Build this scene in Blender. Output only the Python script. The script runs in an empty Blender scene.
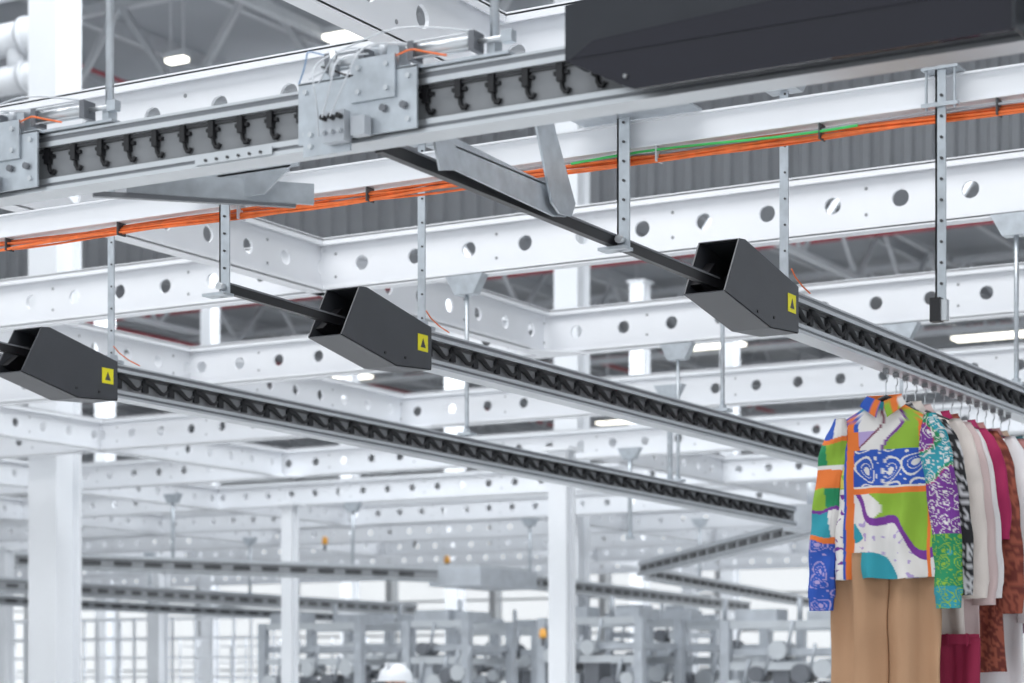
import bpy, math, random
from mathutils import Vector, noise
random.seed(4)
EYE=1.7
scene=bpy.context.scene
# ---------------------------------------------------------------- materials
def mat(name,col,rough=.5,metal=0.0,emit=None,estr=0,noise_amt=0.0,nscale=8,bump=0.0,bscale=40,vcol=False,spec=None,coat=0):
    m=bpy.data.materials.new(name); m.use_nodes=True
    nt=m.node_tree; b=nt.nodes['Principled BSDF']
    b.inputs['Base Color'].default_value=(*col,1); b.inputs['Roughness'].default_value=rough
    b.inputs['Metallic'].default_value=metal
    if spec is not None: b.inputs['Specular IOR Level'].default_value=spec
    if coat: b.inputs['Coat Weight'].default_value=coat
    if emit: 
        b.inputs['Emission Color'].default_value=(*emit,1); b.inputs['Emission Strength'].default_value=estr
    tc=nt.nodes.new('ShaderNodeTexCoord')
    if vcol:
        a=nt.nodes.new('ShaderNodeAttribute'); a.attribute_name='Col'
        nt.links.new(a.outputs['Color'],b.inputs['Base Color'])
    elif noise_amt>0:
        n=nt.nodes.new('ShaderNodeTexNoise'); n.inputs['Scale'].default_value=nscale; n.inputs['Detail'].default_value=4
        nt.links.new(tc.outputs['Object'],n.inputs['Vector'])
        r=nt.nodes.new('ShaderNodeValToRGB')
        r.color_ramp.elements[0].position=.3; r.color_ramp.elements[1].position=.7
        r.color_ramp.elements[0].color=(*[c*(1-noise_amt) for c in col],1)
        r.color_ramp.elements[1].color=(*[min(1,c*(1+noise_amt)) for c in col],1)
        nt.links.new(n.outputs['Fac'],r.inputs['Fac']); nt.links.new(r.outputs['Color'],b.inputs['Base Color'])
    if bump>0:
        n2=nt.nodes.new('ShaderNodeTexNoise'); n2.inputs['Scale'].default_value=bscale
        nt.links.new(tc.outputs['Object'],n2.inputs['Vector'])
        bp=nt.nodes.new('ShaderNodeBump'); bp.inputs['Strength'].default_value=bump; bp.inputs['Distance'].default_value=.01
        nt.links.new(n2.outputs['Fac'],bp.inputs['Height']); nt.links.new(bp.outputs['Normal'],b.inputs['Normal'])
    return m
WHITE=mat('white_powdercoat',(.80,.82,.855),.4,noise_amt=.03,nscale=2)
WHITE2=mat('white_column_paint',(.82,.84,.87),.45,noise_amt=.02,nscale=2)
GALV=mat('galvanised_steel',(.52,.56,.60),.38,.75,noise_amt=.12,nscale=25)
ALU=mat('aluminium_profile',(.60,.625,.65),.32,.8,noise_amt=.05,nscale=6)
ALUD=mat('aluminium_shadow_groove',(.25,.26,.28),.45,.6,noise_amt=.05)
BLACK=mat('black_plastic',(.010,.010,.012),.38,noise_amt=.1)
MATT=mat('matte_dark_carrier_plastic',(.022,.023,.026),.6,noise_amt=.1,spec=.3)
DGREY=mat('dark_slot_lining',(.06,.062,.066),.5,noise_amt=.1)
MGREY=mat('mid_grey_guide',(.28,.29,.305),.5,noise_amt=.1)
LGREY=mat('light_grey_guide',(.30,.31,.325),.5,.1,noise_amt=.08)
BOXG=mat('anthracite_sheet_metal',(.056,.060,.069),.4,.15,noise_amt=.06,nscale=10)
COVG=mat('black_sheet_guard',(.032,.035,.042),.4,0,noise_amt=.06,nscale=10,spec=.25)
GLOSS=mat('glossy_black_acrylic',(.010,.010,.018),.03,0,noise_amt=.05,spec=.35)
ORANGE=mat('orange_cable_jacket',(.85,.18,.04),.45,noise_amt=.15,nscale=30)
GREEN=mat('green_cable_jacket',(.05,.5,.12),.45,noise_amt=.1)
TUBEW=mat('white_air_tube',(.60,.63,.67),.3,noise_amt=.03)
TUBEB=mat('blue_air_tube',(.25,.38,.58),.3,noise_amt=.03)
YEL=mat('yellow_warning_label',(.85,.78,.02),.5,noise_amt=.05)
ROOF=mat('roof_sheet',(.34,.36,.39),.6,noise_amt=.08,nscale=.5)
PURL=mat('roof_steel',(.52,.54,.57),.5,noise_amt=.05)
RED=mat('red_sprinkler_pipe',(.42,.07,.09),.5,noise_amt=.1)
CORR=mat('corrugated_grey_sheet',(.36,.37,.39),.5,.1,noise_amt=.05,nscale=1)
WALL=mat('white_wall_panel',(.84,.86,.88),.6,noise_amt=.03,nscale=.3)
WIN=mat('daylight_window',(.85,.88,.9),.3,emit=(.95,.98,1),estr=.72)
LED=mat('led_diffuser',(1,1,1),.4,emit=(1,.95,.80),estr=3.6)
FLOOR=mat('concrete_floor',(.66,.66,.66),.35,noise_amt=.06,nscale=.6)
MACH=mat('machine_grey_paint',(.48,.51,.55),.4,.2,noise_amt=.1)
MACHD=mat('machine_dark_parts',(.17,.18,.20),.4,.2,noise_amt=.1)
DUCT=mat('duct_white_jacket',(.66,.68,.71),.5,noise_amt=.05)
AMBER=mat('amber_beacon',(.95,.46,.08),.3,noise_amt=.05)
# ---------------------------------------------------------------- mesh builder
class MB:
    def __init__(s): s.v=[];s.f=[];s.m=[];s.sm=[];s.mats=[];s.col=None
    def mi(s,m):
        if m not in s.mats: s.mats.append(m)
        return s.mats.index(m)
    def face(s,idx,m,smooth=False): s.f.append(idx);s.m.append(s.mi(m));s.sm.append(smooth)
    def obox(s,o,u,w,ur,wr,zr,m,du=(0,0)):
        o=Vector(o);u=Vector(u);w=Vector(w);z=Vector((0,0,1));b=len(s.v)
        for zz in zr:
            for (a,c) in ((ur[0],wr[0]),(ur[1],wr[0]),(ur[1],wr[1]),(ur[0],wr[1])):
                s.v.append(o+u*a+w*c+z*zz)
        for q in ((0,3,2,1),(4,5,6,7),(0,1,5,4),(1,2,6,5),(2,3,7,6),(3,0,4,7)):
            s.face([b+i for i in q],m)
    def box(s,xr,yr,zr,m): s.obox((0,0,0),(1,0,0),(0,1,0),xr,yr,zr,m)
    def tube(s,pts,r,m,n=8,cap=True):
        pts=[Vector(p) for p in pts]; b=len(s.v); k=len(pts)
        prev=None
        for i,p in enumerate(pts):
            t=(pts[min(i+1,k-1)]-pts[max(i-1,0)]).normalized()
            if prev is None:
                a=Vector((0,0,1)) if abs(t.z)<.9 else Vector((1,0,0))
                a=(a-t*a.dot(t)).normalized()
            else:
                a=(prev-t*prev.dot(t)).normalized()
            prev=a; c=t.cross(a)
            rr=r[i] if isinstance(r,(list,tuple)) else r
            for j in range(n):
                an=2*math.pi*j/n; s.v.append(p+(a*math.cos(an)+c*math.sin(an))*rr)
        for i in range(k-1):
            for j in range(n):
                j2=(j+1)%n
                s.face([b+i*n+j,b+i*n+j2,b+(i+1)*n+j2,b+(i+1)*n+j],m,n>6)
        if cap:
            s.face([b+j for j in range(n)][::-1],m); s.face([b+(k-1)*n+j for j in range(n)],m)
    def beam(s,p,q,wd,ht,m):
        p=Vector(p);q=Vector(q);t=(q-p);L=t.length;t.normalize()
        a=Vector((0,0,1)) if abs(t.z)<.95 else Vector((0,1,0))
        w=t.cross(a).normalized();h=w.cross(t).normalized();b=len(s.v)
        for d in (0,L):
            for (i,j) in ((-1,-1),(1,-1),(1,1),(-1,1)):
                s.v.append(p+t*d+w*wd/2*i+h*ht/2*j)
        for f in ((0,1,2,3),(7,6,5,4),(0,4,5,1),(1,5,6,2),(2,6,7,3),(3,7,4,0)): s.face([b+i for i in f],m)
    def prism(s,poly,o,u,v,w,t0,t1,m):
        o=Vector(o);u=Vector(u);v=Vector(v);w=Vector(w);b=len(s.v);n=len(poly)
        for t in (t0,t1):
            for (a,c) in poly: s.v.append(o+u*a+v*c+w*t)
        s.face([b+i for i in range(n)][::-1],m); s.face([b+n+i for i in range(n)],m)
        for i in range(n):
            j=(i+1)%n; s.face([b+i,b+j,b+n+j,b+n+i],m)
    def sphere(s,c,r,m,nu=16,nv=10,zmin=-1,sc=(1,1,1)):
        c=Vector(c);b=len(s.v);a0=math.asin(zmin)
        for i in range(nv+1):
            a=a0+(math.pi/2-a0)*i/nv
            for j in range(nu):
                an=2*math.pi*j/nu
                s.v.append(c+Vector((math.cos(a)*math.cos(an)*r*sc[0],math.cos(a)*math.sin(an)*r*sc[1],math.sin(a)*r*sc[2])))
        for i in range(nv):
            for j in range(nu):
                s.face([b+i*nu+j,b+i*nu+(j+1)%nu,b+(i+1)*nu+(j+1)%nu,b+(i+1)*nu+j],m,True)
    def build(s,name,parent=None):
        me=bpy.data.meshes.new(name); me.from_pydata([tuple(v) for v in s.v],[],s.f)
        for m in s.mats: me.materials.append(m)
        me.polygons.foreach_set('material_index',s.m); me.polygons.foreach_set('use_smooth',s.sm)
        if s.col:
            ca=me.color_attributes.new('Col','FLOAT_COLOR','POINT')
            flat=[]
            for c in s.col: flat+= [c[0],c[1],c[2],1]
            ca.data.foreach_set('color',flat)
        me.update(); o=bpy.data.objects.new(name,me); scene.collection.objects.link(o)
        if parent: o.parent=parent
        return o
X=(1,0,0);Y=(0,1,0);Z=(0,0,1)
H=lambda h:EYE+h
# ---------------------------------------------------------------- perforated beams
def perf(M,o,u,L,hh=.125,cell=.3,r=.037,m=WHITE):
    o=Vector(o);u=Vector(u).normalized();w=u.cross(Vector(Z));z=Vector(Z)
    n=max(1,int(round(L/cell)));cl=L/n
    bp=[]
    for i in range(4): bp.append((-cl/2+cl*i/4,-hh))
    for i in range(4): bp.append((cl/2,-hh+2*hh*i/4))
    for i in range(4): bp.append((cl/2-cl*i/4,hh))
    for i in range(4): bp.append((-cl/2,hh-2*hh*i/4))
    for k in range(n):
        c=o+u*(cl*(k+.5)); b=len(M.v)
        for (a,d) in bp: M.v.append(c+u*a+z*d)
        for (a,d) in bp:
            an=math.atan2(d,a); M.v.append(c+u*r*math.cos(an)+z*r*math.sin(an))
        for (a,d) in bp:
            an=math.atan2(d,a); M.v.append(c+u*r*math.cos(an)+z*r*math.sin(an)+w*-.014)
        for i in range(16):
            j=(i+1)%16
            M.face([b+i,b+j,b+16+j,b+16+i],m); M.face([b+16+i,b+16+j,b+32+j,b+32+i],m)
        for sg in (-1,1):
            if k%3==0:
                q=c+u*(cl*.5)+z*(sg*.055)
                M.tube([q-w*.002,q+w*.002],.008,MGREY,6)
    for sg in (-1,1):
        M.obox(o,u,w,(0,L),(-.035,.035),(sg*hh-.006,sg*hh+.006),m)
        M.obox(o,u,w,(0,L),(.027,.035),tuple(sorted((sg*hh,sg*(hh-.028)))),m)
        M.obox(o,u,w,(0,L),(-.035,-.027),tuple(sorted((sg*hh,sg*(hh-.028)))),m)
GH=H(2.05)
PY=[6.0,8.54,10.8,13.3,15.8,18.3,20.8,23.3,25.8,28.5,31.5]
for i,y in enumerate(PY):
    M=MB(); x0=-8-y*0.95; x1=-3+y*.42
    if i==0: x0,x1=-9.6,1.5
    n=round((x1-x0)/.3); perf(M,(x0,y,GH),X,n*.3)
    M.build('perforated_steel_beam')
BB=[(-3.5,1.5,6.0),(-6.0,6.0,10.8),(-8.6,8.54,13.3),(-11.5,8.54,15.8),(-8.3,15.8,23.3),(-14.2,10.8,20.8),(-11.8,20.8,28.5),(-17,13.3,25.8),(-20.5,18.3,31.5),(-4.5,18.3,25.8),(-1.2,10.8,18.3),(-15,25.8,31.5)]
for (x,y0,y1) in BB:
    M=MB(); perf(M,(x,y0+.04,GH),Y,y1-y0-.08)
    for yy in (y0,y1):
        s=1 if yy==y0 else -1
        M.prism([(0,0),(.28,0),(0,.28)],(x,yy+.04*s,GH-.135),X,(0,s,0),Z,0,.008,WHITE)
    M.build('perforated_steel_beam')
def rod(x,y,zb,zt,r=.012,name='threaded_hanger_rod',sq=False,m=GALV,top=True):
    M=MB()
    if sq:
        M.box((x-r,x+r),(y-.003,y+.003),(zb,zt),m); M.box((x-r,x-r+.005),(y,y+r*1.6),(zb,zt),m)
        for k in range(int((zt-zb)/.08)): M.tube([(x+r*.3,y-.006,zb+.04+k*.08),(x+r*.3,y-.002,zb+.04+k*.08)],.0035,DGREY,8)
    else: M.tube([(x,y,zb),(x,y,zt)],r,m,8)
    M.box((x-.035,x+.035),(y-.03,y+.03),(zb,zb+.012),m)
    M.tube([(x,y,zb+.012),(x,y,zb+.03)],r*1.8,m,6)
    if top:
        M.prism([(-.1,0),(.1,0),(.05,-.09),(-.05,-.09)],(x,y-.03,zt),X,Z,Y,0,.06,m)
    return M.build(name)
# ---------------------------------------------------------------- rails
def rail(name,p0,p1,hh=.0625,style='loop',pitch=.15,far=False,hr=None):
    M=MB(); p0=Vector(p0);p1=Vector(p1);d=p1-p0;L=d.length;u=d.normalized()
    w=Vector((u.y,-u.x,0)).normalized()
    def bx(ur,wr,zr,m): M.obox(p0,u,w,ur,wr,zr,m)
    sl=.030
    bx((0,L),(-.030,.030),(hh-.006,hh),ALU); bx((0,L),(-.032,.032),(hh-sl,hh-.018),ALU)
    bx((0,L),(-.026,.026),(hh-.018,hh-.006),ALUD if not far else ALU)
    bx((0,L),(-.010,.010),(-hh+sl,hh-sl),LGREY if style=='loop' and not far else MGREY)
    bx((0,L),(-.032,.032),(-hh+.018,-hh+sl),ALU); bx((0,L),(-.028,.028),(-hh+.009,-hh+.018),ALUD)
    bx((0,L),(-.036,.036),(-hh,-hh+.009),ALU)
    z=Vector(Z)
    for sg in (1,-1):
        if far:
            n=int(L/.3)
            for k in range(n):
                M.obox(p0,u,w,(k*.3+.03,k*.3+.2),tuple(sorted((sg*.010,sg*.02))),(-.018,.018),DGREY)
            continue
        if sg==-1 and style!='hook': continue
        if hr is None: a0,a1=.02,L-.02
        else: a0,a1=hr
        k=a0+.03
        if style=='loop':
            bx((0,L),(.010,.015),(hh-sl-.010,hh-sl),DGREY); bx((0,L),(.010,.014),(-hh+sl,-hh+sl+.003),DGREY)
        while k<a1-pitch*.5:
            o=p0+u*k+w*sg*.016
            if style=='loop':
                # hook-shaped carrier: heel, sweeping arm curling under, tip kicked back up
                A=[(0,.018),(.018,.019),(.040,.015),(.060,.006),(.078,-.006),(.094,-.015),(.110,-.017),(.122,-.011),(.127,-.002)]
                s2=pitch/.16
                M.tube([o+u*(a*s2)+z*b_+w*.002*i for i,(a,b_) in enumerate(A)],[.011,.012,.0115,.010,.009,.008,.0072,.0065,.005],MATT,8)
                M.obox(o,u,w,(-.008,.022),(-.004,.006),(-.022,.020),MATT)
            else:
                M.obox(o,u,w,(-.007,.007),(-.01,.010),(.0,.038),BLACK)
                pts=[o+z*.006,o-z*.012+u*.002,o-z*.020+u*.007,o-z*.022+u*.014,o-z*.014+u*.019]
                M.tube(pts,.0052,BLACK,6)
                M.obox(o,u,w,(-.017,.017),(-.006,.004),(.014,.022),BLACK)
            k+=pitch
        if style=='hook':
            M.obox(p0,u,w,(a0,a1),tuple(sorted((sg*.010,sg*.018))),(hh-sl-.007,hh-sl),DGREY)
            M.obox(p0,u,w,(a0,a1),tuple(sorted((sg*.010,sg*.018))),(-hh+sl,-hh+sl+.005),DGREY)
    return M.build(name)
SP=[(-2.56,1.160,1.165,15.0,6.05),(-3.854,1.142,1.125,12.5,6.02),(-5.149,1.12,1.075,12.4,5.96)]
for (x,h0,h1,ye,ys) in SP:
    rail('overhead_spur_rail',(x,ys+.012,H(h0)),(x,ye,H(h1)))
    M=MB(); hc=h0-.005; f=ys-6.05
    poly=[(5.62+f*.5,hc+.134),(5.66+f*.5,hc+.138),(ys+.01,hc+.066),(ys+.01,hc-.072),(ys-.20,hc-.086),(5.52+f*.5,hc-.030)]
    for xx in (x+.060,x-.064):
        M.prism(poly,(xx,0,EYE),Y,Z,X,0,.004,BOXG)
    def sheet(a,b,mm=BOXG):
        k=len(M.v)
        for (yy,hh_) in (a,b):
            M.v.append(Vector((x-.062,yy,H(hh_)))); M.v.append(Vector((x+.062,yy,H(hh_))))
        for (yy,hh_) in (a,b):
            M.v.append(Vector((x-.062,yy,H(hh_)-.003))); M.v.append(Vector((x+.062,yy,H(hh_)-.003)))
        M.face([k,k+1,k+3,k+2],mm); M.face([k+4,k+6,k+7,k+5],mm); M.face([k,k+4,k+5,k+1],mm);M.face([k+2,k+3,k+7,k+6],mm)
    sheet(poly[0],poly[1]);sheet(poly[1],poly[2]);sheet(poly[3],poly[4]);sheet(poly[4],poly[5]);
    M.box((x-.062,x+.062),(ys-.02,ys-.015),(H(hc-.072),H(hc+.066)),BOXG)
    M.box((x-.03,x+.03),(5.72,ys-.04),(H(hc-.02),H(hc+.05)),BLACK)
    M.prism([(5.55+f*.5,hc+.0),(5.66+f*.5,hc+.08),(5.66+f*.5,hc-.03)],(x-.058,0,EYE),Y,Z,X,0,.03,BLACK)
    M.box((x+.0645,x+.066),(ys-.075,ys-.015),(H(hc-.02),H(hc+.035)),YEL)
    M.prism([(ys-.06,hc-.008),(ys-.03,hc-.008),(ys-.045,hc+.022)],(x+.066,0,EYE),Y,Z,X,0,.001,DGREY)
    for yy in (5.75,5.87): M.tube([(x+.064,yy,H(hc-.055)),(x+.067,yy,H(hc-.055))],.005,BLACK,8)
    M.build('spur_end_cover')
    M=MB()
    ya=3.86 if x>-3 else 4.99
    M.beam((x,ya,H(1.172)),(x,5.69,H(1.160)),.02,.026,BLACK)
    M.beam((x,ya,H(1.187)),(x,5.6,H(1.176)),.026,.005,ALUD)
    M.build('transfer_slide_bar')
    M=MB(); hx=x+.030
    M.box((hx-.016,hx+.020),(4.955,4.960),(H(1.14),H(1.53)),GALV); M.box((hx-.016,hx-.011),(4.955,4.980),(H(1.14),H(1.53)),GALV)
    for k in range(7): M.tube([(hx+.004,4.950,H(1.47-k*.05)),(hx+.004,4.956,H(1.47-k*.05))],.0035,DGREY,8)
    M.box((x-.03,hx+.018),(4.93,4.98),(H(1.14),H(1.148)),GALV)
    M.box((x-.1,x+.24),(4.90,4.905),(H(1.485),H(1.525)),GALV); M.box((x-.1,x+.24),(4.90,4.99),(H(1.482),H(1.487)),GALV)
    M.tube([(hx,4.93,H(1.165)),(hx,4.955,H(1.165))],.011,ALU,8)
    M.build('slotted_angle_hanger')
    rod(x,ys+.050,H(h0+.063),GH-.13,.014,'slotted_rail_hanger',True)
for (x,y,h) in [(-3.854,8.50,1.205),(-5.149,8.50,1.18),(-5.149,10.76,1.155),(-2.56,8.50,1.225),(-3.854,10.76,1.195)]:
    rod(x,y,H(h),GH-.13,.010)
rail('curved_return_rail',(-5.1,12.8,H(1.06)),(-8.5,17.0,H(1.07)),far=True)
rail('curved_return_rail',(-8.6,17.3,H(1.05)),(-9.68,23.85,H(1.04)),far=True)
M=MB(); M.box((-5.26,-4.95),(12.52,12.72),(H(1.0),H(1.16)),MACH); M.tube([(-5.1,12.62,H(1.16)),(-5.1,12.62,H(1.3))],.04,MACH,12);M.build('rail_corner_drive')
rail('distant_overhead_rail',(-13.31,14.25,H(1.15)),(-11.35,18.17,H(1.15)),far=True,hh=.075)
rail('distant_overhead_rail',(-11.04,19.5,H(1.13)),(-11.84,27,H(1.13)),far=True,hh=.08)
rail('distant_overhead_rail',(-16.6,17.0,H(1.15)),(-16.6,26.0,H(1.15)),far=True,hh=.09)
rail('distant_overhead_rail',(-16.9,17.0,H(1.0)),(-16.9,26.0,H(1.0)),far=True,hh=.06)
M=MB(); M.box((-11.5,-10.9),(18.25,19.4),(H(1.04),H(1.22)),MACH); M.box((-11.45,-10.95),(18.3,19.3),(H(1.22),H(1.26)),ALU); M.build('conveyor_drive_housing')
# ---------------------------------------------------------------- main conveyor
hc=1.2235
rail('overhead_main_conveyor_rail',(-7.5,3.8,H(hc)),(1.0,3.8,H(hc)),hh=.0665,style='hook',pitch=.08,hr=(2.6,7.4))
M=MB()
def plate(x0,x1,h0,h1,y=3.745):
    M.box((x0,x1),(y,y+.006),(H(h0),H(h1)),GALV)
    for xx in (x0+.02,x1-.02):
        for hh in (h0+.02,h1-.02): M.tube([(xx,y-.006,H(hh)),(xx,y,H(hh))],.006,ALU,6)
for dx in (0,-1.04,-2.08):
    plate(-2.69+dx,-2.39+dx,1.165,1.295)
    plate(-2.67+dx,-2.55+dx,1.135,1.20,3.735)
    plate(-2.55+dx,-2.44+dx,1.235,1.325,3.738)
    M.box((-2.69+dx,-2.39+dx),(3.745,3.86),(H(1.292),H(1.297)),GALV)
    M.box((-2.60+dx,-2.545+dx),(3.705,3.73),(H(1.15),H(1.215)),MACH)
    M.box((-2.535+dx,-2.50+dx),(3.715,3.74),(H(1.16),H(1.20)),MACH)
    for k in range(3): M.tube([(-2.592+dx+k*.02,3.69,H(1.20)),(-2.592+dx+k*.02,3.705,H(1.20))],.006,BLACK,8)
    for k in range(3): M.tube([(-2.592+dx+k*.02,3.69,H(1.17)),(-2.592+dx+k*.02,3.705,H(1.17))],.005,MACH,8)
    for q in ((-2.42,-2.26,1.330),(-2.63,-2.53,1.335)):
        M.tube([(q[0]+dx,3.775,H(q[2])),(q[1]+dx,3.775,H(q[2]))],.015,ALU,16)
        for e in (q[0],q[1]-.012):
            M.box((e+dx,e+.014+dx),(3.755,3.795),(H(q[2]-.02),H(q[2]+.02)),MACHD)
        for dz in (-.016,.016): M.tube([(q[0]+dx,3.758,H(q[2]+dz)),(q[1]+dx,3.758,H(q[2]+dz))],.0022,ALU,6)
    M.tube([(-2.26+dx,3.775,H(1.330)),(-2.19+dx,3.775,H(1.330))],.0055,ALU,8)
    M.box((-2.20+dx,-2.175+dx),(3.765,3.785),(H(1.318),H(1.342)),GALV)
    M.box((-2.50+dx,-2.18+dx),(3.76,3.82),(H(1.292),H(1.298)),GALV)
    M.box((-2.46+dx,-2.44+dx),(3.755,3.80),(H(1.298),H(1.345)),GALV)
    M.tube([(-2.60+dx,3.745,H(1.30)),(-2.60+dx,3.745,H(1.352))],.009,ALU,10)
    M.tube([(-2.49+dx,3.77,H(1.325)),(-2.49+dx,3.77,H(1.36))],.009,MACH,10)
    M.prism([(0,0),(.12,0),(.10,.07),(.02,.07)],(-2.56+dx,3.80,H(1.297)),X,Z,Y,0,.006,GALV)
    M.prism([(0,0),(.10,0),(.0,.06)],(-2.68+dx,3.82,H(1.297)),X,Z,Y,0,.006,GALV)
    for k in range(2): M.tube([(-2.47+dx+k*.05,3.735,H(1.215)),(-2.47+dx+k*.05,3.745,H(1.215))],.008,MACHD,8)
M.build('pneumatic_switch_unit')
def arc(M,p,q,lift,r,m,fw=-.03,n=14):
    p=Vector(p);q=Vector(q); pts=[]
    for i in range(n+1):
        t=i/n; s=math.sin(math.pi*t); pts.append(p.lerp(q,t)+Vector((0.01*math.sin(6.28*t),fw*s,lift*s)))
    M.tube(pts,r,m,6)
M=MB()
for dx in (0,-1.04,-2.08):
    arc(M,(-2.59+dx,3.69,H(1.2)),(-2.52+dx,3.76,H(1.34)),.03,.0020,TUBEW,-.04)
    arc(M,(-2.57+dx,3.69,H(1.2)),(-2.42+dx,3.77,H(1.345)),.05,.0020,TUBEW,-.04)
    arc(M,(-2.62+dx,3.72,H(1.17)),(-2.60+dx,3.75,H(1.35)),.02,.0020,TUBEW,-.05)
    arc(M,(-2.66+dx,3.74,H(1.30)),(-2.40+dx,3.77,H(1.345)),.04,.0020,TUBEW,.03)
    arc(M,(-2.60+dx,3.75,H(1.35)),(-2.26+dx,3.77,H(1.350)),.025,.0020,TUBEW,-.02)
    arc(M,(-2.68+dx,3.76,H(1.25)),(-2.50+dx,3.77,H(1.35)),.04,.0018,TUBEW,-.03)
    arc(M,(-2.70+dx,3.76,H(1.30)),(-2.62+dx,3.77,H(1.35)),.03,.0018,TUBEB,-.03)
    arc(M,(-2.64+dx,3.76,H(1.33)),(-2.48+dx,3.77,H(1.30)),-.02,.0022,BLACK,-.03)
M.build('white_air_hoses')
M=MB()
for dx in (0,-1.04,-2.08):
    arc(M,(-2.46+dx,3.752,H(1.32)),(-2.32+dx,3.75,H(1.305)),.010,.0022,ORANGE,-.02)
    arc(M,(-2.62+dx,3.9,H(1.34)),(-2.30+dx,3.86,H(1.30)),-.02,.0022,ORANGE,.03)
M.build('orange_signal_wires')
M=MB()
for k in range(6): M.tube([(-2.95+k*.03,3.755,H(1.168)),(-2.95+k*.03,3.762,H(1.168))],.0035,DGREY,8)
M.box((-2.98,-2.77),(3.758,3.762),(H(1.160),H(1.178)),ALU); M.build('rail_splice_plate')
for x in (-3.26,-2.235,-4.3,-1.0):
    M=MB(); M.tube([(x,3.8,H(1.30)),(x,3.8,H(2.6))],.010,GALV,8); M.tube([(x,3.8,H(1.30)),(x,3.8,H(1.33))],.018,GALV,6); M.build('main_line_hanger_rod')
M=MB(); x=-2.56
M.prism([(4.06,1.245),(4.62,1.225),(4.64,1.165),(4.58,1.155),(4.10,1.172),(4.04,1.19)],(x+.03,0,EYE),Y,Z,X,0,.006,GALV)
M.box((x-.02,x+.036),(4.08,4.6),(H(1.222),H(1.226)),GALV)
for yy,hh in ((4.1,1.2),(4.6,1.18),(4.58,1.205)): M.tube([(x+.036,yy,H(hh)),(x+.044,yy,H(hh))],.010,ALU,6)
M.prism([(4.44,1.40),(4.53,1.40),(4.66,1.20),(4.64,1.165),(4.58,1.16),(4.54,1.18)],(x+.045,0,EYE),Y,Z,X,0,.006,GALV)
M.prism([(3.98,1.28),(4.06,1.28),(4.12,1.17),(4.03,1.15)],(x+.045,0,EYE),Y,Z,X,0,.006,GALV)
M.build('diverter_switch_arm')
M=MB()
M.beam((-3.38,3.88,H(1.168)),(-3.04,4.22,H(1.170)),.016,.012,ALUD)
M.beam((-3.32,3.93,H(1.200)),(-3.0,4.24,H(1.195)),.010,.05,GALV)
M.box((-3.24,-2.96),(4.12,4.126),(H(1.235),H(1.275)),GALV)
M.prism([(0,0),(.22,0),(.14,-.06),(.08,-.06)],(-3.2,4.12,H(1.24)),X,Z,Y,0,.006,GALV)
M.build('diverter_switch_arm')
M=MB(); M.box((-9.5,2.2),(4.995,5.045),(H(1.412),H(1.475)),WHITE)
M.box((-9.5,2.2),(4.985,5.055),(H(1.475),H(1.480)),WHITE); M.box((-9.5,2.2),(4.985,5.055),(H(1.408),H(1.412)),WHITE)
M.build('white_support_beam')
M=MB()
for k in range(9):
    pts=[]
    ph=random.random()*6
    for i in range(200):
        x=-9.4+i*.058
        pts.append((x,5.007+.010*math.sin(k*2.1+x*1.3)+.003*math.sin(x*9+ph),H(1.385)+.011*math.sin(k*1.7+x*.9)+.005*math.sin(x*6+ph)))
    M.tube(pts,.0034,ORANGE if k!=6 else MACH,6)
for i in range(26):
    x=-9.2+i*.45; M.box((x-.002,x+.002),(4.987,5.025),(H(1.368),H(1.407)),DGREY if i%3 else TUBEW)
M.tube([(-2.7+.1*i,4.990,H(1.392)+.006*math.sin(i*.7)) for i in range(9)],.0034,GREEN,6)
arc(M,(-1.1,4.99,H(1.39)),(-.85,4.9,H(1.50)),.0,.0035,ORANGE,-.04)
M.build('orange_cable_bundle')
M=MB()
for (x,h0,h1,ye,ys) in SP:
    M.tube([(x+.037,ys+.02,H(h0+.12)),(x+.037,ys+.05,H(h0+.10)),(x+.040,ys+.10,H(h0+.08)),(x+.040,ys+.16,H(h0+.068))],.0024,ORANGE,6)
M.build('orange_sensor_wire')
M=MB(); x=(.2006*.866-.5)*5.13
M.box((x-.013,x+.013),(4.945,4.950),(H(.9),H(1.50)),GALV); M.box((x-.013,x-.008),(4.945,4.975),(H(.9),H(1.50)),GALV)
for k in range(10): M.tube([(x+.003,4.94,H(1.42-k*.05)),(x+.003,4.946,H(1.42-k*.05))],.0035,DGREY,8)
for dxx in (-.035,.035):
    M.tube([(x+dxx,4.945,H(1.385)),(x+dxx,4.945,H(1.50))],.0035,GALV,6)
M.box((x-.045,x+.045),(4.935,4.95),(H(1.392),H(1.402)),GALV);M.box((x-.045,x+.045),(4.935,5.0),(H(1.482),H(1.488)),GALV)
M.box((x-.020,x+.006),(4.925,4.95),(H(.878),H(.935)),BLACK); M.box((x+.006,x+.02),(4.93,4.95),(H(.88),H(.93)),ALU)
M.build('sensor_drop_bracket')
# ---------------------------------------------------------------- black guard cover
M=MB(); yf=3.70
M.prism([(-2.016,1.236),(-2.016,1.345),(-1.9,1.36),(-1.118,1.36),(-1.118,1.236)],(0,yf,EYE),X,Z,Y,0,.19,COVG)
M.prism([(-2.016,1.236),(-1.118,1.236),(-1.118,1.158),(-1.86,1.158),(-1.885,1.168)],(0,yf-.004,EYE),X,Z,Y,0,.006,GLOSS)
M.prism([(-1.95,1.265),(-1.12,1.305),(-1.12,1.236),(-2.0,1.236)],(0,yf-.006,EYE),X,Z,Y,0,.006,GLOSS)
M.box((-1.12,-1.113),(3.69,3.9),(H(1.16),H(1.36)),COVG)
M.tube([(-1.88,3.690,H(1.185)),(-1.88,3.696,H(1.185))],.004,MGREY,8)
M.build('black_conveyor_guard')
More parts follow.
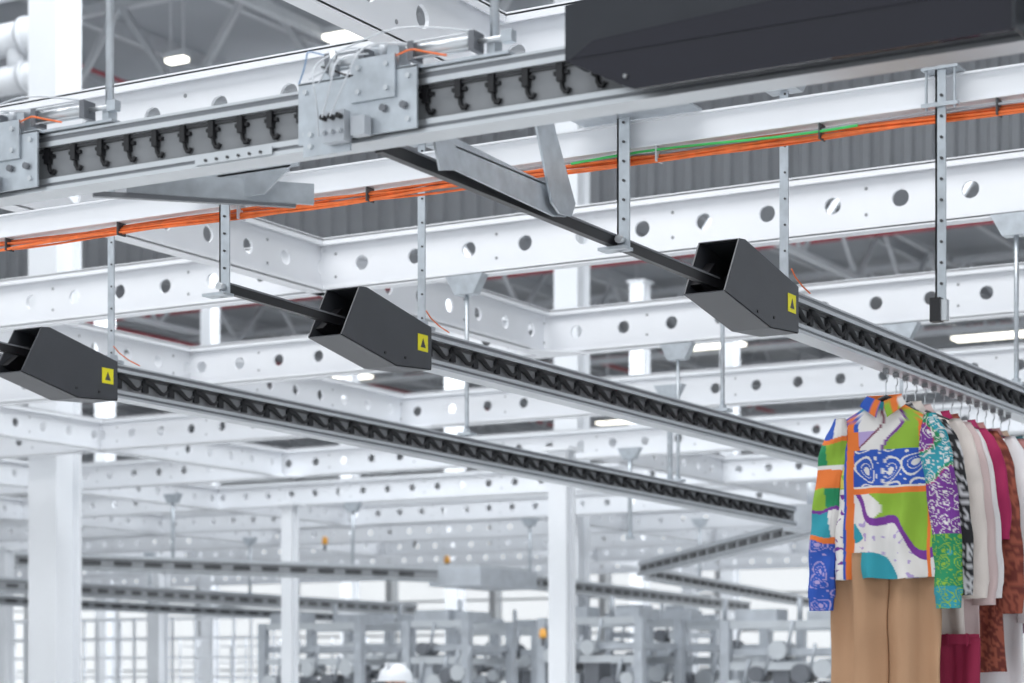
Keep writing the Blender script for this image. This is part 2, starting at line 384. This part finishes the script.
# ---------------------------------------------------------------- garments
def hexc(s):
    s=s.lstrip('#'); r=[int(s[i:i+2],16)/255 for i in (0,2,4)]
    return tuple(((c/12.92) if c<=.04045 else ((c+.055)/1.055)**2.4) for c in r)
CLOTH=mat('printed_cotton',(.8,.8,.8),.8,vcol=True,bump=.15,bscale=250)
P={k:hexc(v) for k,v in dict(blue='2450ac',navy='1f2f70',white='d6d4d2',lime='86ac34',green='1c8557',purple='6f2f8c',orange='dc722f',magenta='a82468',teal='2890a0',yellow='cdbf58',lav='a796c4',black='1c1c20',maroon='6e2440').items()}
def N(x,z,f,s=0): return noise.noise(Vector((x*f+s*7.3,z*f-s*3.1,s*1.7)))
def paisley(x,z,base,ink,f=30,s=0,thin=1.0):
    c=.9/f*2.2
    gx_,gz_=math.floor(x/c),math.floor(z/c)
    best=9
    for i in (-1,0,1):
        for j in (-1,0,1):
            jx=(noise.noise(Vector((gx_+i+.5,(gz_+j)*1.7+.3,s+.5)))*.45+.5+gx_+i)*c
            jz=(noise.noise(Vector(((gx_+i)*1.3+.2,gz_+j+.4,s+9.5)))*.45+.5+gz_+j)*c
            an=6.28*noise.noise(Vector((gx_+i+.2,gz_+j+.7,s)))
            ddx=(x-jx)*math.cos(an)+(z-jz)*math.sin(an); ddz=-(x-jx)*math.sin(an)+(z-jz)*math.cos(an)
            r=math.hypot(ddx*(1.25+1.2*ddz/c),ddz*.75)/c
            best=min(best,r)
    if .36<best<.36+.075*thin or best<.13: return ink
    if .22<best<.22+.03*thin: return ink
    if best>.5 and N(x,z,f*2.4,s)>.40: return ink
    return base
def blouse(x,z,part):
    x2=x+.012*N(x,z,9,1); z2=z+.012*N(x,z,8,2)
    if part==1:
        t=z2+.03*N(x,z,12,5)
        if t<.12: return P['blue'] if x2<-.17 else P['white']
        if t<.14: return P['orange']
        if t<.20: return P['green'] if x2<-.20 else P['lime']
        if t<.215: return P['white'] 
        if t<.29: return P['orange']
        if t<.36: return P['lime'] if x2<-.2 else P['green']
        if t<.375: return P['purple']
        if t<.46: return P['teal'] if x2<-.19 else P['white']
        if t<.48: return P['orange'] 
        return paisley(x,z,P['blue'],P['lav'],30,7,.7)
    if part==2:
        a=N(x,z,11,8); b=N(x,z,45,9)
        base=P['purple'] if a>.05 else (P['magenta'] if a>-.05 else (P['green'] if a>-.25 else P['teal']))
        if z>.46: base=P['green'] if a>-.1 else P['teal']
        base=paisley(x,z,base,P['white'] if z<.46 else P['lime'],40,3,.7)
        return base
    if abs(x+.118)<.012: return P['orange']
    if abs(x+.134)<.004: return P['blue']
    if z<.165:
        if x<-.118: return P['blue']
        if abs(x2+.092)<.010: return P['blue'] if z<.1 else P['orange']
        if z<.035: return P['teal'] if x<0 else P['orange']
        if x>.145: return P['white']
        if abs(x2-.135)<.008: return P['orange']
        a=x2+.035*N(x,z,12,41)-.05*math.sin(z*22)
        if a>.02: return P['lime']
        if a>.007: return P['purple']
        if a>-.055 : return P['white']
        if a>-.065 : return P['maroon']
        return P['white'] if z<.10 else P['lav']
    if z<.295:
        if x<-.118: return P['yellow'] if N(x,z,60,3)>-.15 else P['lime']
        if z>.288 and x<.15: return P['white']
        if x>.15: return P['purple']
        return paisley(x,z,P['blue'],P['white'],22,12,.7)
    if z<.314 and x>-.11: return P['orange']
    if x<-.118: return P['white'] if N(x,z,60,4)>-.30 else P['purple']
    if abs(x-.160)<.007: return P['orange']
    b=(z-.435)-.75*(x-.03)+.035*math.sin(x*38)+.02*N(x,z,14,50)
    if b<-.024:
        return P['lime'] if (x>-.055-.05*math.sin(z*30)) else P['white']
    if b<.010: return P['purple']
    if b>.10 and N(x,z,9,15)>.0: return P['teal']
    return P['white'] if N(x,z,50,6)>-.40 else P['lav']
def solid(c,var=.06):
    def f(x,z,part):
        k=1+var*N(x,z,6,2); return tuple(min(1,q*k) for q in c)
    return f
def pattern(a,b,f=35,th=.0):
    return lambda x,z,part: a if N(x,z,f,5)>th else b
def interp(tab,v):
    for i in range(len(tab)-1):
        if v<=tab[i+1][0]:
            t=(v-tab[i][0])/(tab[i+1][0]-tab[i][0])
            return tab[i][1]+(tab[i+1][1]-tab[i][1])*t
    return tab[-1][1]
def garment(name,x0,y0,zt,L,sw,hem,colf,sleeve=.6,rows=60,cols=72,seed=0,thick=.03,splay=.05,collar=True,swd=1.0):
    M=MB();M.col=[]
    zs=[0,.008,.02,.035,.055,.075]
    zs+= [.075+(L-.075)*i/rows for i in range(1,rows+1)]
    tabw=[(0,.055),(.008,.065),(.02,.085),(.055,sw*.80),(.075,sw*.97),(.10,sw),(.22,sw*.93),(L,hem)]
    def loop(z):
        w=interp(tabw,z)
        f=min(1,z/.25)
        fh=z/L
        out=[]
        for j in range(cols):
            a=2*math.pi*j/cols
            ca,sa=math.cos(a),math.sin(a)
            px=w*math.copysign(abs(ca)**.75,ca)
            d=thick*(.35+.65*min(1,z/.1))
            py=d*math.copysign(abs(sa)**.8,sa)
            fold=(.012*f*(.4+fh))*math.sin(px*55+seed*3+1.5*N(px,z,3,seed))+.014*f*N(px,z,9,seed+2)+.014*fh*N(px,z*.4,14,seed+5)
            out.append((px+.004*N(z,px,8,seed)*f,py+fold))
        return out
    for i,z in enumerate(zs):
        for j,(px,py) in enumerate(loop(z)):
            drop=0.006*N(px,0,10,seed)*(z/L)
            M.v.append(Vector((x0+px,y0+py,zt-z-drop))); M.col.append(colf(px,z,0))
    for i in range(len(zs)-1):
        for j in range(cols):
            j2=(j+1)%cols
            M.face([i*cols+j,i*cols+j2,(i+1)*cols+j2,(i+1)*cols+j],CLOTH,True)
    if sleeve>0:
        n=28 if rows<150 else 64
        for sg,part in ((-1,1),(1,2)):
            b=len(M.v); R=44 if rows<150 else 200
            for i in range(R+1):
                t=i/R; z=.05+t*sleeve
                cx=sg*(sw-.025+splay*math.sin(t*math.pi*.6)+.02*t)
                rw=(.036+.022*min(1,t*5)-.012*t)*swd ; rd=.022+.012*math.sin(t*3)
                if t<.08: rw*= .55+t*5.6
                if t>.93: rw*=.93
                for j in range(n):
                    a=2*math.pi*j/n
                    px=cx+rw*math.cos(a); py=rd*math.sin(a)+.006*math.sin(z*38+seed+math.cos(a)*2)+.006*N(px,z,16,seed+1)
                    M.v.append(Vector((x0+px+.005*N(z,a,6,seed),y0+py-.012,zt-z))); M.col.append(colf(px,z,part))
            for i in range(R):
                for j in range(n):
                    j2=(j+1)%n; M.face([b+i*n+j,b+i*n+j2,b+(i+1)*n+j2,b+(i+1)*n+j],CLOTH,True)
            M.face([b+j for j in range(n)],CLOTH); 
    if collar:
        for sg in (-1,1):
            b=len(M.v); n=8
            for i in range(n+1):
                t=i/n
                px=sg*(.062-.058*t); 
                for k in range(4):
                    q=k/3
                    M.v.append(Vector((x0+px+sg*.022*q*(1-t*.3),y0-.016-.014*t-.012*math.sin(q*2.2),zt+.022*(1-t)-.046*q*(.75+.5*t)))); M.col.append(colf(px+.1*sg,.03+.03*q,0))
            for i in range(n):
                for k in range(3):
                    a=b+i*4+k; M.face([a,a+1,a+5,a+4],CLOTH,True)
        b=len(M.v)
        for i in range(13):
            a=math.pi*i/12
            for dz in (0,.028):
                M.v.append(Vector((x0+.062*math.cos(a),y0+.016*math.sin(a)-.012,zt-.004+dz))); M.col.append(colf(.05,.02,0))
        for i in range(12): M.face([b+2*i,b+2*i+1,b+2*i+3,b+2*i+2],CLOTH,True)
    return M.build(name)
def hanger(x,y,zt,zr,w=.2):
    M=MB()
    M.tube([(x-w,y,zt-.075),(x-w*.6,y,zt-.042),(x-.04,y,zt-.006),(x,y,zt+.012),(x+.04,y,zt-.006),(x+w*.6,y,zt-.042),(x+w,y,zt-.075)],[.006,.010,.010,.010,.010,.010,.006],BLACK,8)
    pts=[(x,y,zt+.01),(x,y,zr-.045)]
    for i in range(9):
        a=-math.pi/2+ i/8*math.pi*1.35
        pts.append((x,y+.016*math.cos(a),zr-.028+.016*math.sin(a)))
    M.tube(pts,.0022,ALU,6)
    M.box((x-.009,x+.009),(y-.008,y+.008),(zr-.014,zr),MGREY)
    return M.build('clothes_hanger')
def trousers(name,x0,y0,ztop,L,w,col,seed):
    M=MB();M.col=[];cf=solid(col,.05)
    cols=60;rows=50
    for leg,(cx,yo) in enumerate(((-w*.52,0),(w*.50,.014))):
        b=len(M.v)
        for i in range(rows+1):
            z=L*i/rows; t=i/rows
            hw=w*(.54-.03*t); d=.022
            for j in range(cols):
                a=2*math.pi*j/cols; ca,sa=math.cos(a),math.sin(a)
                px=cx+hw*math.copysign(abs(ca)**.8,ca)
                py=d*sa+yo+.018*math.sin(px*44+seed+.8*N(px,z,3,seed))+.022*N(px,z*.6,9,seed)
                if sa<0: py-= .014*math.exp(-((px-cx)/.008)**2)
                M.v.append(Vector((x0+px,y0+py,ztop-z))); M.col.append(cf(px,z,0))
        for i in range(rows):
            for j in range(cols):
                j2=(j+1)%cols; M.face([b+i*cols+j,b+i*cols+j2,b+(i+1)*cols+j2,b+(i+1)*cols+j],CLOTH,True)
        M.face([b+j for j in range(cols)],CLOTH); M.face([b+rows*cols+j for j in range(cols)],CLOTH)
    b=len(M.v); n=40
    for dz in (0,-.035):
        for j in range(n):
            a=2*math.pi*j/n; M.v.append(Vector((x0+w*1.02*math.cos(a),y0+.03*math.sin(a)+.006,ztop+.012+dz))); M.col.append(col)
    for j in range(n): M.face([b+j,b+(j+1)%n,b+n+(j+1)%n,b+n+j],CLOTH,True)
    for px in (-.12,-.05,.05,.12):
        k=len(M.v); M.box((x0+px-.004,x0+px+.004),(y0-.03,y0-.024),(ztop-.03,ztop+.014),CLOTH)
        M.col+= [col]*(len(M.v)-k)
    return M.build(name)
gx=-2.56; gy=6.99
cream=hexc('d8cfc9');pinkw=hexc('cbb6b5');rose=hexc('b88380')
specs=[
 ('patchwork_print_blouse',.605,.185,.185,blouse,.66,240,300),
 ('spotted_print_shirt',.60,.190,.19,pattern(hexc('c6c6ca'),P['black'],95,.05),.60,110,140),
 ('cream_linen_shirt',.80,.21,.22,solid(cream),.62,60,72),
 ('blush_shirt_dress',.86,.21,.23,solid(pinkw),.64,60,72),
 ('white_cotton_shirt',.74,.20,.21,solid(hexc('dedcdd')),.60,60,72),
 ('magenta_blouse',.55,.20,.2,solid(hexc('a01e54')),.40,60,72),
 ('rust_print_dress',.92,.215,.24,pattern(hexc('9c5340'),hexc('6d2f26'),80,.0),.66,100,130),
 ('white_long_coat',1.25,.25,.30,solid(hexc('e2e0e3')),.68,60,72),
 ('pink_blouse',.62,.21,.21,solid(hexc('a82e60')),.55,60,72),
 ('dusty_rose_cardigan',.7,.23,.24,solid(rose),.6,60,72),
 ('black_print_blouse',.62,.21,.21,pattern(P['black'],hexc('8a3a60'),70,-.1),.5,60,72),
 ('rose_knit_jumper',.66,.23,.23,solid(hexc('a07376')),.6,60,72),
 ('beige_jacket',.7,.22,.22,solid(hexc('b8a08e')),.6,60,72),
 ('mauve_shirt',.75,.21,.22,solid(hexc('8f7486')),.6,60,72),
 ('teal_shirt',.75,.21,.22,solid(hexc('3f6c74')),.6,60,72),
]
for k,(nm,L,sw,hem,cf,sl,r_,c_) in enumerate(specs):
    yy=gy+.10*k
    zt=H(.985)-(.012 if k%3==1 else 0)
    garment(nm,gx,yy,zt,L,sw,hem,cf,sl,r_,c_,seed=k,thick=.028,swd=1.0)
    hanger(gx,yy+.002,zt+.004,H(1.097),sw*.9)
trousers('beige_trousers',gx-.005,gy+.02,H(.47),.98,.188,hexc('ac8768'),2)
trousers('burgundy_trousers',gx+.12,gy+.17,H(.18),.9,.15,hexc('8c1a40'),5)
# ---------------------------------------------------------------- building
M=MB(); M.box((-75,45),(-12,75),(-.1,0),FLOOR); M.build('floor')
M=MB(); M.box((-75,45),(-12,75),(H(10.2),H(10.3)),ROOF)
for i in range(48):
    x=-72+i*2.4; M.box((x,x+.1),(-10,75),(H(9.95),H(10.2)),PURL)
M.build('ceiling')
M=MB(); M.box((-75,45),(75,75.3),(0,H(10.2)),WALL)
for i in range(24):
    x=-74+i*5; M.box((x+.3,x+4.7),(74.9,74.98),(H(-.6),H(6.8)),WIN); M.box((x-.15,x+.15),(74.6,75),(0,H(10.2)),WALL)
for k in range(6): M.box((-75,45),(74.85,74.9),(H(-.6+k*1.4),H(-.5+k*1.4)),WALL)
M.build('wall_back')
M=MB(); M.box((-75.3,-75),(-12,75),(0,H(10.2)),WALL)
for i in range(17):
    y=-10+i*5; M.box((-74.98,-74.9),(y+.3,y+4.7),(H(-.6),H(6.5)),WIN)
M.build('wall_left')
M=MB(); yc=28;x=-46;pts=[]
while x<14:
    pts+= [(x,yc),(x+.11,yc),(x+.15,yc+.06),(x+.26,yc+.06)]; x+=.30
for (a,c) in pts: M.v.append(Vector((a,c,H(7.1))));M.v.append(Vector((a,c,H(9.0))))
for i in range(len(pts)-1): M.face([2*i,2*i+2,2*i+3,2*i+1],CORR)
M.box((-46,14),(yc-.05,yc+.1),(H(7.0),H(7.12)),PURL)
M.build('corrugated_smoke_curtain')
def truss(p,q,hb,ht,step=2.4,t=.14):
    M=MB();p=Vector(p);q=Vector(q);L=(q-p).length;u=(q-p)/L
    M.beam(p+Vector((0,0,H(hb))),q+Vector((0,0,H(hb))),t,t,PURL); M.beam(p+Vector((0,0,H(ht))),q+Vector((0,0,H(ht))),t,t,PURL)
    n=int(L/step)
    for i in range(n):
        a=p+u*(i*step);b=p+u*((i+.5)*step);c=p+u*((i+1)*step)
        M.beam(a+Vector((0,0,H(hb))),b+Vector((0,0,H(ht))),t*.6,t*.6,PURL); M.beam(b+Vector((0,0,H(ht))),c+Vector((0,0,H(hb))),t*.6,t*.6,PURL)
    return M.build('roof_truss')
for y in (24,36,48,60): truss((-60,y,0),(20,y,0),8.3,9.9)
for x in (-48,-40,-32,-24,-16,-8,0,8): truss((x,18,0),(x,74,0),8.5,9.9,3.0,.12)
M=MB()
for x in (-44,-36,-28,-20,-12,-4,4): M.tube([(x,29,H(9.2)),(x,74,H(9.2))],.06,RED,8)
for y in (33,42,54): M.tube([(-60,y,H(9.4)),(20,y,H(9.4))],.06,RED,8)
M.tube([(-60,26.5,H(9.4)),(20,26.5,H(9.4))],.035,RED,8)
for x in (-22,-18): M.tube([(x,18,H(9.5)),(x,27.5,H(9.5))],.035,RED,8)
M.build('sprinkler_pipes')
def led(x,y,h=8.3,L=1.5,wd=.12):
    M=MB()
    M.box((x-L/2,x+L/2),(y-wd,y+wd),(H(h),H(h)+.08),PURL); M.box((x-L/2+.03,x+L/2-.03),(y-wd*.85,y+wd*.85),(H(h)-.05,H(h)),LED)
    M.tube([(x-L*.3,y,H(h)+.08),(x-L*.3,y,H(10.2))],.02,PURL,6);M.tube([(x+L*.3,y,H(h)+.08),(x+L*.3,y,H(10.2))],.02,PURL,6); M.build('led_highbay_light')
led(-15.6,22.9,8.45,.75,.2); led(-17.9,22.2,8.3,.35,.08)
led(-15.2,49.1,8.3,2.2,.3); led(-32.4,47,8.3,1.8,.3); led(-21.6,47.1,8.3,1.6,.25); led(-23.3,45.6,3.4,1.3,.2)
led(-40,40,8.3,1.6,.2); led(-8.5,40,8.3,1.8,.2); led(-30,59,8.3,2,.2)
def column(px,Zc,w,zt,name='white_steel_column'):
    t=(px-512)/2144; x=Zc*(.866*t-.5); y=Zc*(.5*t+.866); M=MB(); a=w/2
    M.box((x-a,x+a),(y-a,y-a+.03),(0,zt),WHITE2); M.box((x-a,x+a),(y+a-.03,y+a),(0,zt),WHITE2); M.box((x-a*.6,x+a*.6),(y-a+.03,y+a-.03),(0,zt),WHITE2)
    M.box((x-a-.08,x+a+.08),(y-a-.08,y+a+.08),(0,.03),WHITE2); M.box((x-a-.05,x+a+.05),(y-a-.05,y+a+.05),(zt-.03,zt),WHITE2)
    M.build(name)
column(55,18,.31,H(10)); column(572,24,.30,H(10)); column(562,17,.16,GH-.13); column(290,22,.13,GH-.13)
for px,zc,w in ((158,34,.25),(210,40,.25),(5,29,.16),(690,33,.2),(455,42,.3),(640,42,.3),(730,36,.25),(350,46,.3),(105,44,.3)): column(px,zc,w,GH-.13 if zc<36 else H(8))
M=MB()
for (hh,r) in ((5.95,.15),(5.58,.13),(6.4,.09)):
    M.tube([(-18,14.7,H(hh)),(-13.25,14.7,H(hh))],r,DUCT,20)
    for xx in (-14.1,-13.6): M.tube([(xx,14.7,H(hh)),(xx+.05,14.7,H(hh))],r*1.2,DUCT,20)
M.tube([(-13.7,14.7,H(5.95)),(-13.7,14.7,H(5.58))],.10,DUCT,16)
M.build('ventilation_duct')
for (px,Zc,hb) in ((173,21,1.2),(353,22,1.2),(38,24,1.2),(670,13.5,1.3),(630,17,1.2),(150,30,1.2),(530,24,1.15),(700,24,1.1),(250,27,1.2)):
    t=(px-512)/2144; rod(Zc*(.866*t-.5),Zc*(.5*t+.866),H(hb),GH-.13,.018)
def machine(px,Zc,w,ht,seed):
    t=(px-512)/2144; x=Zc*(.866*t-.5); y=Zc*(.5*t+.866); r=random.Random(seed); M=MB()
    for a in (-w/2,w/2):
        for b in (-.5,.5): M.box((x+a-.05,x+a+.05),(y+b-.05,y+b+.05),(0,ht),MACH)
    for z in (.5,1.0,ht-.08,ht-.5): 
        for b in (-.5,.5): M.box((x-w/2,x+w/2),(y+b-.03,y+b+.03),(z,z+.08),ALU)
    M.box((x-w/2,x+w/2),(y-.45,y+.45),(ht-.35,ht-.28),MACH)
    for k in range(5):
        a=x-w/2+w*(k+.5)/5; zz=ht-.3-r.random()*.5
        M.tube([(a,y-.6,zz),(a,y-.3,zz)],.07+.04*r.random(),MACHD if k%2 else ALU,16)
        M.box((a-.09,a+.09),(y-.5,y-.2),(zz-.45,zz-.12),MACH if k%2 else MACHD)
        M.tube([(a+.08,y-.52,zz),(a+.15,y-.55,zz+.3)],.02,MACH,8)
    M.box((x-w/2+.1,x-w/2+.55),(y-.5,y-.2),(ht,ht+.12),MACH)
    M.tube([(x,y,ht),(x,y,ht+.25)],.03,MACH,8); M.box((x+w*.2,x+w*.45),(y-.4,y+.1),(ht-.02,ht+.1),MACH)
    M.box((x-w*.1,x+w*.1),(y-.53,y-.51),(1.3,1.75),MACHD)
    M.build('garment_sorting_machine')
for i,(px,zc,w,ht) in enumerate(((335,26,1.4,2.5),(400,29,1.0,2.6),(460,25,.8,2.5),(515,28,1.2,2.5),(612,24,1.2,2.5),(725,25,1.5,2.5),(800,22,1.2,2.4),(662,31,1.2,2.8))): machine(px,zc,w,ht,i)
def rack(px,Zc,w,ht):
    t=(px-512)/2144; x=Zc*(.866*t-.5); y=Zc*(.5*t+.866); M=MB()
    n=int(w/.8)
    for k in range(n+1):
        for b in (0,.6): M.box((x+k*.8-.02,x+k*.8+.02),(y+b-.02,y+b+.02),(0,ht),WHITE2)
    z=.3
    while z<ht: M.box((x,x+n*.8),(y,y+.6),(z,z+.03),WHITE2); z+=.32
    M.build('storage_rack')
rack(-10,37,6,2.9); rack(180,42,5,2.7)
M=MB()
for px,py in ((325,541),(415,538),(447,560),(543,634)):
    Zc=28 if py<600 else 22; t=(px-512)/2144; x=Zc*(.866*t-.5); y=Zc*(.5*t+.866); z=H((690-py)/2144*Zc)
    M.tube([(x,y,z-.04),(x,y,z+.02)],.04,AMBER,12); M.sphere((x,y,z+.02),.04,AMBER,12,5,0); M.tube([(x,y,z-.12),(x,y,z-.04)],.02,MACHD,8)
M.build('amber_beacon_lamps')
def worker(x,y):
    root=bpy.data.objects.new('warehouse_worker',None); scene.collection.objects.link(root); root.location=(x,y,0.02)
    skin=mat('skin',(.6,.38,.28),.5,noise_amt=.05); hv=mat('navy_workwear',(.05,.07,.13),.8,noise_amt=.1)
    J=dict(pel=(0,0,.98),ch=(0,0,1.28),nk=(0,0,1.5),hd=(0,0,1.62),ls=(-.19,0,1.45),le=(-.24,.03,1.16),lw=(-.22,-.12,.93),rs=(.19,0,1.45),re=(.24,.03,1.16),rw=(.22,-.12,.93),lh=(-.1,0,.93),lk=(-.12,-.02,.5),la=(-.12,.02,.09),lt=(-.12,-.16,.04),rh=(.1,0,.93),rk=(.12,-.02,.5),ra=(.12,.02,.09),rt=(.12,-.16,.04))
    R=dict(pel=.14,ch=.15,nk=.06,hd=.07,ls=.065,le=.047,lw=.035,rs=.065,re=.047,rw=.035,lh=.095,lk=.07,la=.05,lt=.04,rh=.095,rk=.07,ra=.05,rt=.04)
    ks=list(J); E=[('pel','ch'),('ch','nk'),('nk','hd'),('ch','ls'),('ls','le'),('le','lw'),('ch','rs'),('rs','re'),('re','rw'),('pel','lh'),('lh','lk'),('lk','la'),('la','lt'),('pel','rh'),('rh','rk'),('rk','ra'),('ra','rt')]
    me=bpy.data.meshes.new('body'); me.from_pydata([J[k] for k in ks],[(ks.index(a),ks.index(b)) for a,b in E],[])
    o=bpy.data.objects.new('body',me); scene.collection.objects.link(o); o.parent=root
    me.materials.append(hv); o.modifiers.new('s','SKIN'); 
    for i,k in enumerate(ks): me.skin_vertices[0].data[i].radius=(R[k],R[k]*.75 if k in('pel','ch') else R[k]); me.skin_vertices[0].data[i].use_root=(k=='pel')
    o.modifiers.new('u','SUBSURF').levels=1
    M=MB(); M.sphere((0,0,1.71),.1,skin,20,12,-1,(.8,.95,1.2)); M.tube([(0,0,1.52),(0,0,1.65)],.055,skin,12)
    M.tube([(0,-.09,1.715),(0,-.115,1.68)],[.01,.018],skin,8)
    for sx in (-1,1):
        M.sphere((sx*.03,-.085,1.725),.012,BLACK,8,6); M.sphere((sx*.082,0,1.70),.025,skin,8,6,-1,(.4,.7,1))
        for i in range(4): M.tube([(sx*.22+(i-1.5)*.018,-.14,.90),(sx*.22+(i-1.5)*.018,-.17,.85),(sx*.22+(i-1.5)*.018,-.165,.81)],.009,skin,8)
        M.tube([(sx*.19,-.13,.91),(sx*.175,-.17,.88)],.010,skin,8); M.sphere((sx*.22,-.13,.905),.04,skin,12,8,-1,(1,.6,1))
    M.box((-.022,.022),(-.096,-.088),(1.655,1.662),MACHD)
    M.build('head_and_hands',root)
    M=MB(); M.sphere((0,0,1.755),.138,WHITE2,24,10,0,(.95,1.1,.95)); M.tube([(0,0,1.748),(0,0,1.758)],.158,WHITE2,24); M.box((-.02,.02),(-.12,.12),(1.86,1.892),WHITE2)
    M.build('hard_hat',root)
worker(-9.13,14.0)
# ---------------------------------------------------------------- light
w=bpy.data.worlds.new('World'); scene.world=w; w.use_nodes=True
w.node_tree.nodes['Background'].inputs['Color'].default_value=(.90,.955,1,1); w.node_tree.nodes['Background'].inputs['Strength'].default_value=1.18
def area(name,loc,rot,size,e,col=(1,1,1)):
    l=bpy.data.lights.new(name,'AREA'); l.shape='RECTANGLE'; l.size=size[0]; l.size_y=size[1]; l.energy=e; l.color=col
    o=bpy.data.objects.new(name,l); scene.collection.objects.link(o); o.location=loc; o.rotation_euler=rot
area('added_fill_light',(-4,2,11.0),(0,0,0),(14,8),1500)  # added soft fill over the camera, out of view, no real fitting
area('added_fill_light',(-9,13.5,11.0),(0,0,0),(10,6),1250,(.93,.97,1))  # added fill to lighten the grid and background, kept above the frame
area('added_fill_light',(-18,33,11.0),(0,0,0),(36,5),4800,(.93,.97,1))  # added fill for the far hall, hidden behind the smoke curtain
# ---------------------------------------------------------------- camera
c=bpy.data.cameras.new('camera'); co=bpy.data.objects.new('camera',c); scene.collection.objects.link(co)
co.location=(0,0,EYE); co.rotation_euler=(math.pi/2,0,math.radians(30))
c.sensor_width=36; c.lens=2144/1024*36; c.shift_y=348.5/1024; c.clip_end=300
c.dof.use_dof=True; c.dof.focus_distance=6.2; c.dof.aperture_fstop=4.6
scene.camera=co
scene.view_settings.view_transform='Standard'
